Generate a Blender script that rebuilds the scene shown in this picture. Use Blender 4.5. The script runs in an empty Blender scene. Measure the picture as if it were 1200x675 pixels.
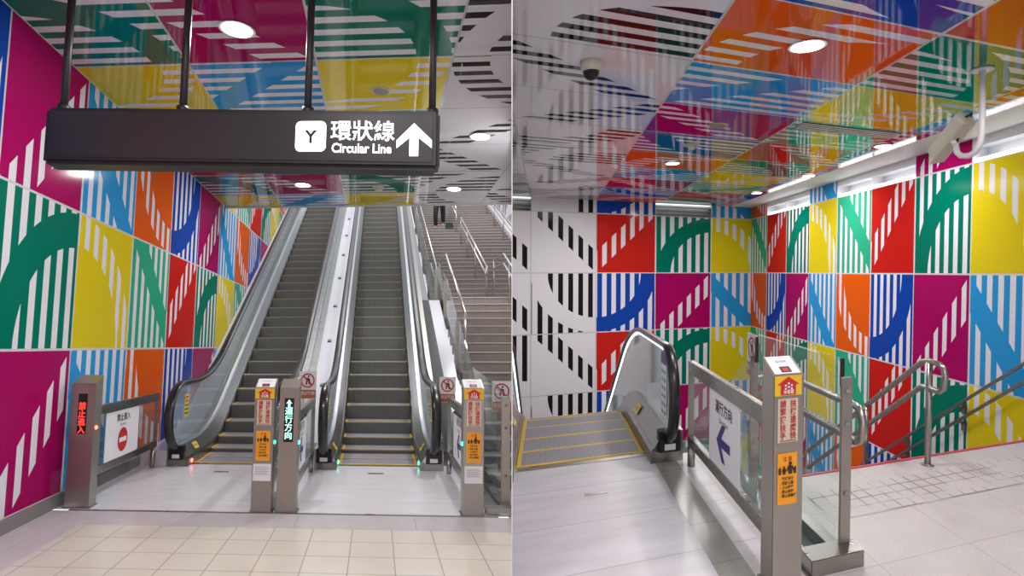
import bpy, bmesh, math, random
from mathutils import Vector, Matrix
random.seed(4)
PI = math.pi
sc = bpy.context.scene
COL = sc.collection
# ------------------------------------------------------------------ camera, world, exposure
F = 700.0                                   # focal length in pixels of a 1200 px wide frame
PITCH = math.atan(23.5 / F)
EYE = Vector((0, 0, 1.6))
cam_d = bpy.data.cameras.new('camera'); cam = bpy.data.objects.new('camera', cam_d); COL.objects.link(cam)
cam_d.sensor_width = 36; cam_d.lens = 36 * F / 1200; cam_d.clip_start = .05; cam_d.clip_end = 200
cam.location = EYE; cam.rotation_euler = (PI / 2 + PITCH, 0, 0)
sc.camera = cam
w = bpy.data.worlds.new('world'); sc.world = w; w.use_nodes = True
w.node_tree.nodes['Background'].inputs[0].default_value = (.95, .95, 1, 1)
w.node_tree.nodes['Background'].inputs[1].default_value = 1.05
sc.view_settings.view_transform = 'Standard'; sc.view_settings.look = 'None'
sc.view_settings.gamma = 1; sc.view_settings.use_curve_mapping = False
sc.view_settings.exposure = 0.3
sc.cycles.use_denoising = True
sc.cycles.max_bounces = 10; sc.cycles.transparent_max_bounces = 24
sc.cycles.sample_clamp_indirect = 6

# ------------------------------------------------------------------ the two halls: floor axes T (across), L (along), U (up)
class Room:
    def __init__(s, lvp, t, hor, side, h=1.6):
        k = (hor - 337.5) / F
        R = Matrix.Rotation(PITCH, 3, 'X')
        s.U = R @ Vector((0, k, 1)).normalized()
        s.L = R @ Vector(((lvp - 600) / F, 1, -k))
        s.T = R @ Vector((1, t, -k * t))
        s.O = EYE - h * s.U
        s.side = side
    def P(s, a, b, c): return s.O + a * s.T + b * s.L + c * s.U
    def V(s, a, b, c): return a * s.T + b * s.L + c * s.U
LR = Room(440, -.06, 405, -1)
RR = Room(640, .378, 318, 1)
SPLIT = .004

LAMPS = []
def lamp(room, a, b, c, power, size=.16, col=(1, .97, .95)):
    d = bpy.data.lights.new('downlight_or_fill_lamp', 'AREA'); d.shape = 'DISK'; d.size = size; d.energy = power; d.color = col
    o = bpy.data.objects.new('downlight_or_fill_lamp', d); COL.objects.link(o)
    o.location = room.P(a, b, c); o.rotation_euler = room.U.to_track_quat('Z', 'Y').to_euler()
    return o
# added fill lamps without fixtures, to brighten the halls, the shaft and the back wall
for room, a, b, c, p, sx in ((LR, -1.34, 2.2, 4.42, 28, .25), (LR, -.1, 2.2, 4.42, 28, .25), (LR, -1.34, -.6, 4.42, 28, .25), (LR, -.6, -.6, 4.42, 22, .25), (RR, 2.4, .2, 3.25, 55, 2.0), (RR, 3.8, 2.6, 3.3, 25, .6), (LR, .2, 15.0, 11.5, 420, 6.0), (RR, 2.2, 11.0, 3.3, 110, 2.6)):
    lamp(room, a, b, c, p, sx)

# ------------------------------------------------------------------ materials
def mat(name, col=(.8, .8, .8), rough=.5, metal=0, emit=0, coat=0, coat_rough=.03, ior=1.5):
    m = bpy.data.materials.new(name); m.use_nodes = True
    p = m.node_tree.nodes['Principled BSDF']
    p.inputs['Base Color'].default_value = (*col, 1); p.inputs['Roughness'].default_value = rough
    p.inputs['Metallic'].default_value = metal; p.inputs['IOR'].default_value = ior
    p.inputs['Coat Weight'].default_value = coat; p.inputs['Coat Roughness'].default_value = coat_rough
    if emit:
        p.inputs['Emission Color'].default_value = (*col, 1); p.inputs['Emission Strength'].default_value = emit
    return m
class N:
    """small node-graph writer"""
    def __init__(s, m): s.t = m.node_tree; s.p = s.t.nodes['Principled BSDF']
    def inp(s, node, i, v):
        if hasattr(v, 'is_linked') or hasattr(v, 'links'): s.t.links.new(v, node.inputs[i])
        else: node.inputs[i].default_value = v
    def m(s, op, a, b=0.0, c=0.0):
        n = s.t.nodes.new('ShaderNodeMath'); n.operation = op
        s.inp(n, 0, a); s.inp(n, 1, b); s.inp(n, 2, c); return n.outputs[0]
    def uv(s):
        n = s.t.nodes.new('ShaderNodeUVMap'); x = s.t.nodes.new('ShaderNodeSeparateXYZ'); s.t.links.new(n.outputs[0], x.inputs[0])
        s.uvout = n.outputs[0]; return x.outputs[0], x.outputs[1]
    def mix(s, f, a, b):
        n = s.t.nodes.new('ShaderNodeMix'); n.data_type = 'RGBA'
        s.inp(n, 0, f); s.inp(n, 6, a if hasattr(a, 'links') else (*a, 1)); s.inp(n, 7, b if hasattr(b, 'links') else (*b, 1))
        return n.outputs[2]
    def noise(s, vec, scale, detail=3):
        n = s.t.nodes.new('ShaderNodeTexNoise'); n.inputs['Scale'].default_value = scale; n.inputs['Detail'].default_value = detail
        if vec: s.t.links.new(vec, n.inputs[0])
        return n.outputs[0]
    def obj(s):
        return s.t.nodes.new('ShaderNodeTexCoord').outputs['Object']
    def scaled(s, vec, sc3):
        n = s.t.nodes.new('ShaderNodeMapping'); n.inputs['Scale'].default_value = sc3; s.t.links.new(vec, n.inputs[0]); return n.outputs[0]
    def base(s, c): s.t.links.new(c, s.p.inputs['Base Color'])
WHITE = (.74, .73, .78)
def panel(name, base, stripe, kind, r0, r1, inside, cx=0, cy=0, glossy=False, n=6.45, ph=.36, joint=(.6, .6, .62)):
    m = mat(name, rough=.5, coat=.75 if glossy else .22, coat_rough=.04 if glossy else .12, ior=1.5)
    m.node_tree.nodes['Principled BSDF'].inputs['Specular IOR Level'].default_value = 0.0
    m.node_tree.nodes['Principled BSDF'].inputs['Coat IOR'].default_value = 1.52 if glossy else 1.4
    g = N(m); u, v = g.uv()
    S = g.m('LESS_THAN', g.m('FRACT', g.m('ADD', g.m('MULTIPLY', u, n), ph)), .48)
    if kind == 'ring':
        dx = g.m('SUBTRACT', u, cx); dy = g.m('SUBTRACT', v, cy)
        d = g.m('SQRT', g.m('ADD', g.m('MULTIPLY', dx, dx), g.m('MULTIPLY', dy, dy)))
    elif kind == 'diag': d = g.m('SUBTRACT', v, u)
    else: d = g.m('SUBTRACT', g.m('ADD', u, v), 1)
    band = g.m('MULTIPLY', g.m('GREATER_THAN', d, r0), g.m('LESS_THAN', d, r1))
    msk = g.m('MULTIPLY', S, band if inside else g.m('SUBTRACT', 1, band))
    c = g.mix(msk, base, stripe)
    e = .008
    ed = g.m('MAXIMUM', g.m('MAXIMUM', g.m('LESS_THAN', u, e), g.m('GREATER_THAN', u, 1 - e)), g.m('MAXIMUM', g.m('LESS_THAN', v, e), g.m('GREATER_THAN', v, 1 - e)))
    g.base(g.mix(ed, c, joint))
    return m
GREEN = (.0, .165, .11); YEL = (.70, .56, .012); LGR = (.03, .38, .22); RED = (.52, .016, .012)
MAG = (.36, .004, .11); CYA = (.025, .30, .66); ORA = (.70, .105, .008); BLU = (.008, .055, .36); BLK = (.012, .012, .014); OFF = (.70, .69, .73)
PM = {}
for gl in (0, 1):
    s = '_ceiling' if gl else '_wall'
    def pm(k, *a, **kw): PM[k, gl] = panel('panel_' + k + s, *a, glossy=bool(gl), **kw)
    pm('A', GREEN, WHITE, 'ring', .73, .98, False, cx=1, cy=0)
    pm('B', YEL, WHITE, 'ring', .76, 1.0, True, cx=0, cy=0)
    pm('C', LGR, WHITE, 'anti', .0, .34, False)
    pm('D', RED, WHITE, 'diag', .0, .36, True)
    pm('E', BLU, WHITE, 'ring', .75, 1.0, False, cx=0, cy=1)
    pm('F', ORA, WHITE, 'ring', .76, 1.0, True, cx=1, cy=1)
    pm('G', MAG, WHITE, 'diag', -.37, -.0, True)
    pm('H', CYA, WHITE, 'anti', -.34, .0, False)
    J = (.5, .5, .52)
    pm('W', OFF, BLK, 'anti', .0, .36, True, joint=J)
    pm('X', OFF, BLK, 'ring', .75, 1.0, False, cx=1, cy=1, joint=J)
    pm('Y', OFF, BLK, 'ring', .72, 1.0, True, cx=0, cy=0, joint=J)
    pm('V', OFF, BLK, 'ring', .72, 1.0, True, cx=0, cy=1, joint=J)
    pm('Z', OFF, BLK, 'diag', -.36, .0, True, joint=J)
CY1 = 'ABCD'; CY2 = 'HFEG'                   # order of the designs along a row of panels

STEEL = mat('brushed_steel', (.37, .355, .335), .30, 1)
BRIGHT = mat('bright_steel', (.62, .62, .64), .28, 1)
DECKM = mat('deck_steel', (.36, .36, .37), .38, 1)
POST = mat('post_steel', (.40, .375, .335), .42, .8)
DSTEEL = mat('dark_steel', (.30, .30, .30), .35, 1)
for m_, s_ in ((STEEL, (1, 1, 40)), (DSTEEL, (1, 1, 40))):
    g = N(m_); v = g.m('ADD', g.m('MULTIPLY', g.noise(g.scaled(g.obj(), s_), 6), .2), .2); g.t.links.new(v, g.p.inputs['Roughness'])
RUBBER = mat('black_rubber', (.010, .010, .011), .3, coat=.15)
BLACK = mat('black_plastic', (.01, .01, .01), .4)
CHAR = mat('charcoal_metal', (.022, .020, .024), .45)
WHT = mat('white_paint', (.72, .72, .74), .4)
DECKW = mat('white_deck', (.70, .69, .74), .22, coat=.4)
CREAM = mat('cream_plastic', (.62, .60, .50), .45)
YLINE = mat('yellow_line', (.75, .48, .05), .5)
YSTK = mat('yellow_sticker', (.80, .66, .12), .5)
PAPER = mat('white_paper', (.80, .80, .84), .6)
CREAMP = mat('cream_plate', (.62, .56, .44), .35)
ORANGE = mat('orange_sticker', (.90, .36, .01), .45)
GOLD = mat('amber_sticker', (.80, .50, .03), .45)
REDI = mat('red_ink', (.55, .02, .02), .5)
BLACKI = mat('black_ink', (.02, .015, .015), .5)
BLUEI = mat('indigo_ink', (.035, .03, .20), .5)
GREYI = mat('grey_ink', (.30, .30, .34), .5)
LEDR = mat('led_red', (1, .03, .02), .5, emit=3.2)
LEDG = mat('led_green', (.35, 1, .75), .5, emit=2.2)
GLOWG = mat('green_indicator', (.05, 1, .5), .5, emit=3)
GLOWR = mat('red_indicator', (1, .12, .08), .5, emit=4)
SIGNW = mat('backlit_white', (.95, .97, 1), .5, emit=1.4)
LAMPM = mat('lamp_white', (1, .98, .97), .5, emit=9)
COVE = mat('cove_lamp', (.97, .99, 1), .5, emit=2.2)
SKIN = mat('skin', (.5, .3, .2), .5); CLOTH = mat('black_cloth', (.015, .015, .018), .8); GCLOTH = mat('green_cloth', (.02, .22, .07), .8); HAIR = mat('black_hair', (.01, .01, .01), .5)
GUIDE = mat('lit_guide_strip', (.9, .97, 1), .4, emit=1.6)
LIP = mat('step_lip', (.36, .32, .20), .5)
REDL = mat('red_edging', (.5, .03, .06), .5)

def glass(name, tint=(.93, .97, .95), haze=.03, hazecol=(.7, .8, .78), gl=.9, rough=.02):
    m = bpy.data.materials.new(name); m.use_nodes = True; t = m.node_tree; t.nodes.clear()
    o = t.nodes.new('ShaderNodeOutputMaterial'); tr = t.nodes.new('ShaderNodeBsdfTransparent'); tr.inputs[0].default_value = (*tint, 1)
    gs = t.nodes.new('ShaderNodeBsdfGlossy'); gs.inputs[0].default_value = (.95, .97, 1, 1); gs.inputs[1].default_value = rough
    df = t.nodes.new('ShaderNodeBsdfDiffuse'); df.inputs[0].default_value = (*hazecol, 1)
    fr = t.nodes.new('ShaderNodeFresnel'); fr.inputs[0].default_value = 1.5
    ge = t.nodes.new('ShaderNodeNewGeometry'); iv = t.nodes.new('ShaderNodeMath'); iv.operation = 'SUBTRACT'; iv.inputs[0].default_value = gl; t.links.new(ge.outputs['Backfacing'], iv.inputs[1]); iv.use_clamp = True
    mu = t.nodes.new('ShaderNodeMath'); mu.operation = 'MULTIPLY'; t.links.new(iv.outputs[0], mu.inputs[1]); t.links.new(fr.outputs[0], mu.inputs[0])
    m1 = t.nodes.new('ShaderNodeMixShader'); m1.inputs[0].default_value = haze; t.links.new(tr.outputs[0], m1.inputs[1]); t.links.new(df.outputs[0], m1.inputs[2])
    m2 = t.nodes.new('ShaderNodeMixShader'); t.links.new(mu.outputs[0], m2.inputs[0]); t.links.new(m1.outputs[0], m2.inputs[1]); t.links.new(gs.outputs[0], m2.inputs[2])
    t.links.new(m2.outputs[0], o.inputs[0]); return m
GLASS = glass('clear_glass', (.95, .98, .97), .03)
BGLASS = glass('balustrade_glass', (.90, .96, .97), .30, (.60, .72, .76), 1.0, .06)  # diffuse haze colour stands in for wall reflections on the glass
RGLASS = glass('pale_balustrade_glass', (.88, .95, .95), .55, (.58, .70, .70), 1.0, .05)  # stronger haze, paints in the pale reflection of the striped wall
DGLASS = glass('dark_glass_pane', (.45, .6, .6), .1, (.1, .2, .2), 1)

def tile_mat(name, ta, tb, oa, ob, jw, c1, c2, joint, rough=.25, noise_s=3, streak=(1, 1), spk=0, amt=.5, bump=0, coat=0):
    """floor material: joints every ta, tb (0 = none); UV is in metres across / along"""
    m = mat(name, rough=rough, coat=coat, coat_rough=.12); g = N(m); u, v = g.uv()
    nz = g.noise(g.scaled(g.uvout, (streak[0], streak[1], 1)), noise_s, 5)
    f = g.m('MULTIPLY', g.m('SUBTRACT', nz, .38), 4 * amt); f = g.m('MINIMUM', g.m('MAXIMUM', f, 0), 1)
    c = g.mix(f, c1, c2)
    if spk:
        s2 = g.noise(g.uvout, 70, 2); c = g.mix(g.m('MULTIPLY', g.m('GREATER_THAN', s2, .56), spk), c, tuple(x * .45 for x in c2))
    js = []
    for q, t_, o_ in ((u, ta, oa), (v, tb, ob)):
        if t_:
            fr = g.m('FRACT', g.m('DIVIDE', g.m('SUBTRACT', q, o_ - jw / 2), t_)); js.append(g.m('LESS_THAN', fr, jw / t_))
    if js:
        j = js[0] if len(js) == 1 else g.m('MAXIMUM', js[0], js[1]); c = g.mix(j, c, joint)
    g.base(c); return m
TILE = tile_mat('beige_tiles', .3455, .3405, .178, 5.37, .009, (.74, .70, .62), (.66, .62, .55), (.38, .34, .32), .3, 2, spk=.05, coat=.2)
BAND = tile_mat('grey_band', 1.1, 0, .4, 0, .006, (.60, .57, .60), (.50, .48, .51), (.35, .33, .35), .3, 4, spk=.08, coat=.2)
SLABL = tile_mat('pale_marble', 0, .42, 0, 5.85, .005, (.80, .79, .84), (.68, .67, .73), (.5, .49, .53), .3, 3, streak=(.6, 3), coat=.25)
SLABR = tile_mat('streaked_marble', 0, .62, 0, 3.05, .007, (.62, .60, .65), (.49, .47, .50), (.33, .32, .34), .34, 2.6, streak=(.5, 3.2), amt=.6)
SHADE_SLAB = tile_mat('shaded_marble_strip', 0, .5, 0, 3.37, .008, (.30, .29, .26), (.20, .195, .18), (.15, .14, .14), .3, 3, streak=(3, .6), coat=.3)  # marble darkened in colour for the shadow along the railing
GRAN = tile_mat('speckled_granite', .69, .69, 2.55, 2.51, .006, (.56, .53, .525), (.49, .46, .455), (.36, .33, .32), .4, 3, spk=.16)
GRANL = tile_mat('grey_granite', .6, .6, 0, 0, .006, (.52, .49, .48), (.44, .42, .42), (.38, .34, .33), .4, 3, spk=.1)
def tact():
    m = mat('tactile_granite', rough=.5); g = N(m); u, v = g.uv()
    js = [g.m('LESS_THAN', g.m('FRACT', g.m('DIVIDE', q, .118)), .13) for q in (u, v)]
    j = g.m('MAXIMUM', js[0], js[1]); nz = g.noise(g.scaled(g.uvout, (1, 1.6, 1)), 2.3, 3)
    fd = g.m('MINIMUM', g.m('MAXIMUM', g.m('MULTIPLY', g.m('SUBTRACT', nz, .40), 6), 0), 1)
    s2 = g.noise(g.uvout, 70, 2); c = g.mix(g.m('MULTIPLY', g.m('GREATER_THAN', s2, .56), .16), (.545, .515, .51), (.24, .23, .22))
    g.base(g.mix(g.m('MULTIPLY', j, fd), c, (.26, .23, .21))); return m
TACT = tact()
TACT0 = tile_mat('tactile_granite', .118, .118, 0, 0, .014, (.52, .49, .48), (.46, .43, .42), (.27, .24, .22), .5, 3, spk=.16)
STEPG = tile_mat('step_granite', 0, 0, 0, 0, 0, (.25, .215, .20), (.19, .165, .155), (.2, .2, .2), .5, 6, spk=.2)
NOSE = mat('step_nosing', (.46, .42, .40), .5)
SKIRT = mat('grey_stone_base', (.22, .20, .20), .5)
TREAD = tile_mat('grooved_tread', .018, 0, 0, 0, .006, (.30, .30, .34), (.27, .27, .31), (.17, .17, .19), .5)
RISER = tile_mat('grooved_riser', .03, 0, 0, 0, .010, (.17, .175, .16), (.14, .145, .135), (.07, .07, .07), .45)

# ------------------------------------------------------------------ mesh writer
def smoothstep_list(a, b, n): return [a + (b - a) * i / n for i in range(n + 1)]
class MB:
    def __init__(s, room): s.r = room; s.v = []; s.f = []; s.mi = []; s.uv = []; s.mats = []; s.sm = []
    def mx(s, m):
        if m not in s.mats: s.mats.append(m)
        return s.mats.index(m)
    def polyw(s, pts, m, uv=None, smooth=False):
        i = len(s.v); s.v += [Vector(p) for p in pts]; s.f.append(tuple(range(i, i + len(pts)))); s.mi.append(s.mx(m)); s.uv.append(uv or [(0, 0)] * len(pts)); s.sm.append(smooth)
    def poly(s, pts, m, uv=None): s.polyw([s.r.P(*p) for p in pts], m, uv)
    def hexa(s, q, m, world=False, uvm=None):
        """8 corners: bottom ring 0-3, top ring 4-7"""
        P = q if world else [s.r.P(*p) for p in q]
        for f in ((3, 2, 1, 0), (4, 5, 6, 7), (0, 1, 5, 4), (1, 2, 6, 5), (2, 3, 7, 6), (3, 0, 4, 7)):
            uv = None if world else [((q[k][0], q[k][1]) if f in ((3, 2, 1, 0), (4, 5, 6, 7)) else (q[k][0] if f in ((0, 1, 5, 4), (2, 3, 7, 6)) else q[k][1], q[k][2])) for k in f]
            s.polyw([P[k] for k in f], m, uv)
    def box(s, a0, a1, b0, b1, c0, c1, m):
        s.hexa([(a0, b0, c0), (a1, b0, c0), (a1, b1, c0), (a0, b1, c0), (a0, b0, c1), (a1, b0, c1), (a1, b1, c1), (a0, b1, c1)], m)
    def extr(s, pts, vec, m):
        """prism: polygon of room points swept by a room vector"""
        A = [s.r.P(*p) for p in pts]; d = s.r.V(*vec); B = [p + d for p in A]; n = len(A)
        s.polyw(A[::-1], m, [(p[0], p[1]) for p in pts][::-1]); s.polyw(B, m, [(p[0], p[1]) for p in pts])
        for i in range(n):
            j = (i + 1) % n; s.polyw([A[i], A[j], B[j], B[i]], m)
    def sweep(s, sec, bs, fn, m, cap=True):
        """section [(a, dz)] carried along b with height fn(b)"""
        n = len(sec)
        rings = [[s.r.P(a, b, fn(b) + dz) for a, dz in sec] for b in bs]
        for r0, r1, b0, b1 in zip(rings, rings[1:], bs, bs[1:]):
            for i in range(n):
                j = (i + 1) % n
                s.polyw([r0[i], r0[j], r1[j], r1[i]], m, [(sec[i][0], b0), (sec[j][0], b0), (sec[j][0], b1), (sec[i][0], b1)])
        if cap: s.polyw(rings[0][::-1], m); s.polyw(rings[-1], m)
    def tube(s, pts, r, m, n=10, world=False, r2=None, side=None, closed=False, cap=True):
        P = [Vector(p) if world else s.r.P(*p) for p in pts]; k = len(P); rings = []
        ref = (side or s.r.T).normalized() if s.r else Vector((1, 0, 0))
        prev = None
        for i in range(k):
            if closed: d = P[(i + 1) % k] - P[i - 1]
            else: d = (P[min(i + 1, k - 1)] - P[max(i - 1, 0)])
            d.normalize()
            x = (ref if prev is None else prev) - d * d.dot(ref if prev is None else prev)
            if x.length < 1e-4: x = d.orthogonal()
            x.normalize(); prev = x; y = d.cross(x)
            rr = r[i] if isinstance(r, (list, tuple)) else r; ry = (r2 or rr)
            rings.append([P[i] + x * rr * math.cos(2 * PI * q / n) + y * ry * math.sin(2 * PI * q / n) for q in range(n)])
        for i in range(k if closed else k - 1):
            A, B = rings[i], rings[(i + 1) % k]
            for q in range(n): s.polyw([A[q], A[(q + 1) % n], B[(q + 1) % n], B[q]], m, smooth=True)
        if cap and not closed: s.polyw(rings[0][::-1], m); s.polyw(rings[-1], m)
    def disc(s, c, r0, r1, h0, h1, m, n=28, ax=None):
        """solid of revolution piece: radius r0 at height h0 to r1 at height h1 along axis"""
        ax = (ax or s.r.U).normalized(); C = s.r.P(*c); x = ax.orthogonal().normalized(); y = ax.cross(x)
        A = [C + ax * h0 + (x * math.cos(2 * PI * q / n) + y * math.sin(2 * PI * q / n)) * r0 for q in range(n)]
        B = [C + ax * h1 + (x * math.cos(2 * PI * q / n) + y * math.sin(2 * PI * q / n)) * r1 for q in range(n)]
        for q in range(n): s.polyw([A[q], A[(q + 1) % n], B[(q + 1) % n], B[q]], m, smooth=True)
        s.polyw(A[::-1], m); s.polyw(B, m)
    def flat(s, org, ex, ey, pts, m, th=.003):
        """thin plate: 2-D outline on the plane org, ex, ey"""
        nz = ex.cross(ey).normalized()
        A = [org + ex * x + ey * y for x, y in pts]; B = [p + nz * th for p in A]
        s.polyw(A[::-1], m); s.polyw(B, m)
        for i in range(len(A)):
            j = (i + 1) % len(A); s.polyw([A[i], A[j], B[j], B[i]], m)
    def text(s, body, org, ex, ey, size, m, bold=0, align='CENTER', sx=1.0, gap=1.0):
        c = bpy.data.curves.new('tmp', 'FONT'); c.body = body; c.size = size; c.align_x = align; c.offset = bold * size; c.resolution_u = 3; c.space_line = gap
        o = bpy.data.objects.new('tmp', c); COL.objects.link(o); bpy.context.view_layer.update()
        me = bpy.data.meshes.new_from_object(o.evaluated_get(bpy.context.evaluated_depsgraph_get()))
        for p in me.polygons: s.polyw([org + ex * (me.vertices[k].co.x * sx) + ey * me.vertices[k].co.y for k in p.vertices], m)
        bpy.data.objects.remove(o); bpy.data.curves.remove(c); bpy.data.meshes.remove(me)
    def build(s, name, parent=None, label=None, cat=None, group=None, kind=None, bevel=0, clip=True, weld=True):
        org = parent['_o'] if parent is not None else (s.v[0].copy() if s.v else Vector())
        if parent is None and kind == 'structure': org = Vector((0, 0, 0))
        elif parent is None:
            lo = [min(v[i] for v in s.v) for i in range(3)]; hi = [max(v[i] for v in s.v) for i in range(3)]
            org = Vector(((lo[0] + hi[0]) / 2, (lo[1] + hi[1]) / 2, lo[2]))
        else: org = Vector(org)
        bm = bmesh.new(); uvl = bm.loops.layers.uv.new('UVMap')
        for pts, mi, uv, smv in zip(s.f, s.mi, s.uv, s.sm):
            vs = [bm.verts.new(s.v[k] - org) for k in pts]
            f = bm.faces.new(vs); f.material_index = mi; f.smooth = smv
            for l, c in zip(f.loops, uv): l[uvl].uv = c
        if weld:
            bmesh.ops.remove_doubles(bm, verts=bm.verts, dist=1e-5)
            bmesh.ops.recalc_face_normals(bm, faces=bm.faces)
        if bevel:
            ed = [e for e in bm.edges if len(e.link_faces) == 2 and e.calc_face_angle(0) > .6]
            bmesh.ops.bevel(bm, geom=ed, offset=bevel, segments=2, affect='EDGES', clamp_overlap=True)
        if clip and s.r:
            sd = s.r.side
            xs = [v.co.x + org.x for v in bm.verts]
            if xs and min(x * sd for x in xs) < SPLIT:
                bmesh.ops.bisect_plane(bm, geom=list(bm.verts) + list(bm.edges) + list(bm.faces), plane_co=Vector((SPLIT * sd, 0, 0)) - org, plane_no=Vector((-sd, 0, 0)), clear_outer=True)
        me = bpy.data.meshes.new(name); bm.to_mesh(me); bm.free()
        for m in s.mats: me.materials.append(m)
        if not me.polygons: return None
        o = bpy.data.objects.new(name, me); COL.objects.link(o)
        if parent is not None:
            o.parent = parent
            if parent.get('_lvl') == 1 and label is None: pass
            o['_o'] = list(org)
            # part meshes sit at the origin of their thing
        else:
            o.location = org; o['_o'] = list(org)
        if label: o['label'] = label
        if cat: o['category'] = cat
        if group: o['group'] = group
        if kind: o['kind'] = kind
        return o
def thing(name, label, cat, room, a, b, c, group=None):
    o = bpy.data.objects.new(name, None); COL.objects.link(o); o.empty_display_size = .1
    p = room.P(a, b, c); o.location = p; o['_o'] = list(p); o['label'] = label; o['category'] = cat
    if group: o['group'] = group
    return o
def flag(o, label, cat, group=None):
    o['label'] = label; o['category'] = cat
    if group: o['group'] = group
    return o
def copy_part(o, parent, d=(0, 0, 0), n=None):
    c = o.copy(); COL.objects.link(c); c.parent = parent; c.location = Vector(o.location) + Vector(d); return c

# ------------------------------------------------------------------ setting: added partition that keeps the light of the two halls apart
m = MB(None); m.r = None
def wbox(mb, x0, x1, y0, y1, z0, z1, mt):
    mb.hexa([Vector(p) for p in ((x0, y0, z0), (x1, y0, z0), (x1, y1, z0), (x0, y1, z0), (x0, y0, z1), (x1, y0, z1), (x1, y1, z1), (x0, y1, z1))], mt, world=True)
wbox(m, -.0025, .0025, 3.0, 34, -8, 14, WHT)
m.build('wall_added_divider', kind='structure', clip=False)

# ---- left hall
AW = -3.2; HL = 4.46; BE = 11.95
def quadp(mb, p, m, flip=False):
    uv = [(0, 0), (1, 0), (1, 1), (0, 1)]
    mb.poly(p, m, uv)
WB = [6.0 + 1.38 * k for k in range(-8, 16)]                     # joints of the left wall along b
rows = [(.12, 1.56, CY2), (1.56, 3.0, CY1), (3.0, HL, CY2), (HL, 5.92, CY1), (5.92, 7.38, CY2), (7.38, 8.84, CY1), (8.84, 10.3, CY2)]
m = MB(LR)
for k in range(len(WB) - 1):
    for z0, z1, cy in rows:
        if z0 >= HL and WB[k + 1] < BE - .2: continue
        key = cy[(k - 8 + 1 - (1 if cy is CY1 else 1) + (1 if cy is CY1 else 0) + 0) % 4]
        # at b = 6.0 the rows change from A to B and from G to H
        key = CY1[(k - 8 + 1) % 4] if cy is CY1 else CY2[(k - 8) % 4]
        y0, y1 = WB[k], WB[k + 1]
        u0 = 0
        if z0 >= HL and y0 < BE: u0 = (BE - y0) / (y1 - y0); y0 = BE
        m.poly([(AW, y0, z0), (AW, y1, z0), (AW, y1, z1), (AW, y0, z1)], PM[key, 0], [(u0, 0), (1, 0), (1, 1), (u0, 1)])
m.build('wall_left', kind='structure')
m = MB(LR)
m.box(AW, AW + .035, -5, 12, 0, .12, SKIRT); m.build('baseboard_left', kind='structure')
CA = [-3.2, -2.0, -.67, .72, 2.09, 3.46, 4.83, 6.2]
CB = [5.70 + 1.32 * k for k in range(-8, 5)] + [BE]
colcy = [CY1, CY2, CY1, None, None, None, None]
m = MB(LR)
for i in range(len(CA) - 1):
    for k in range(len(CB) - 1):
        cy = colcy[i]
        if cy is None: key = 'XVWZ'[(k - 7 + (i - 3) * 2) % 4]
        else: key = CY1[(k - 8 + 1) % 4] if cy is CY1 else CY2[(k - 8) % 4]
        b0, b1 = CB[k], CB[k + 1]; ue = (b1 - b0) / 1.32
        v0 = .1 if i == 0 else 0
        m.poly([(CA[i], b0, HL), (CA[i], b1, HL), (CA[i + 1], b1, HL), (CA[i + 1], b0, HL)], PM[key, 1], [(0, v0), (ue, v0), (ue, 1), (0, 1)])
m.poly([(-3.2, BE, HL), (6.2, BE, HL), (6.2, BE, 9.5), (-3.2, BE, 9.5)], WHT)
m.build('ceiling', kind='structure')
m = MB(LR); m.box(-3.2, 6.2, BE - .05, BE, HL - .03, HL + .02, WHT); m.build('trim_1', kind='structure')
def fl(mb, a0, a1, b0, b1, mt, c=0): mb.poly([(a0, b0, c), (a1, b0, c), (a1, b1, c), (a0, b1, c)], mt, [(a0, b0), (a1, b0), (a1, b1), (a0, b1)])
m = MB(LR)
fl(m, -2.67, 4, -5, 5.37, TILE); fl(m, -3.2, -2.67, -5, 5.37, BAND); fl(m, -3.2, 1.30, 5.37, 5.80, BAND)
fl(m, -3.2, 1.33, 5.83, 8.19, SLABL); fl(m, 1.30, 6, 5.37, 9.3, GRANL)
m.build('floor', kind='structure')
m = MB(LR); m.box(-3.0, 1.2, 5.80, 5.83, -.01, .006, STEEL); m.build('trim_2', kind='structure')
# right-hand wall of the stair well, patterned black on white
m = MB(LR)
for k in range(12):
    for j in range(8):
        y0 = 8 + 1.4 * k; z0 = .1 + 1.46 * j
        m.poly([(4.45, y0, z0), (4.45, y0 + 1.4, z0), (4.45, y0 + 1.4, z0 + 1.46), (4.45, y0, z0 + 1.46)], PM['WXYZ'[(k + j * 3) % 4], 0], [(0, 0), (1, 0), (1, 1), (0, 1)])
m.build('wall_right', kind='structure')

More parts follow.
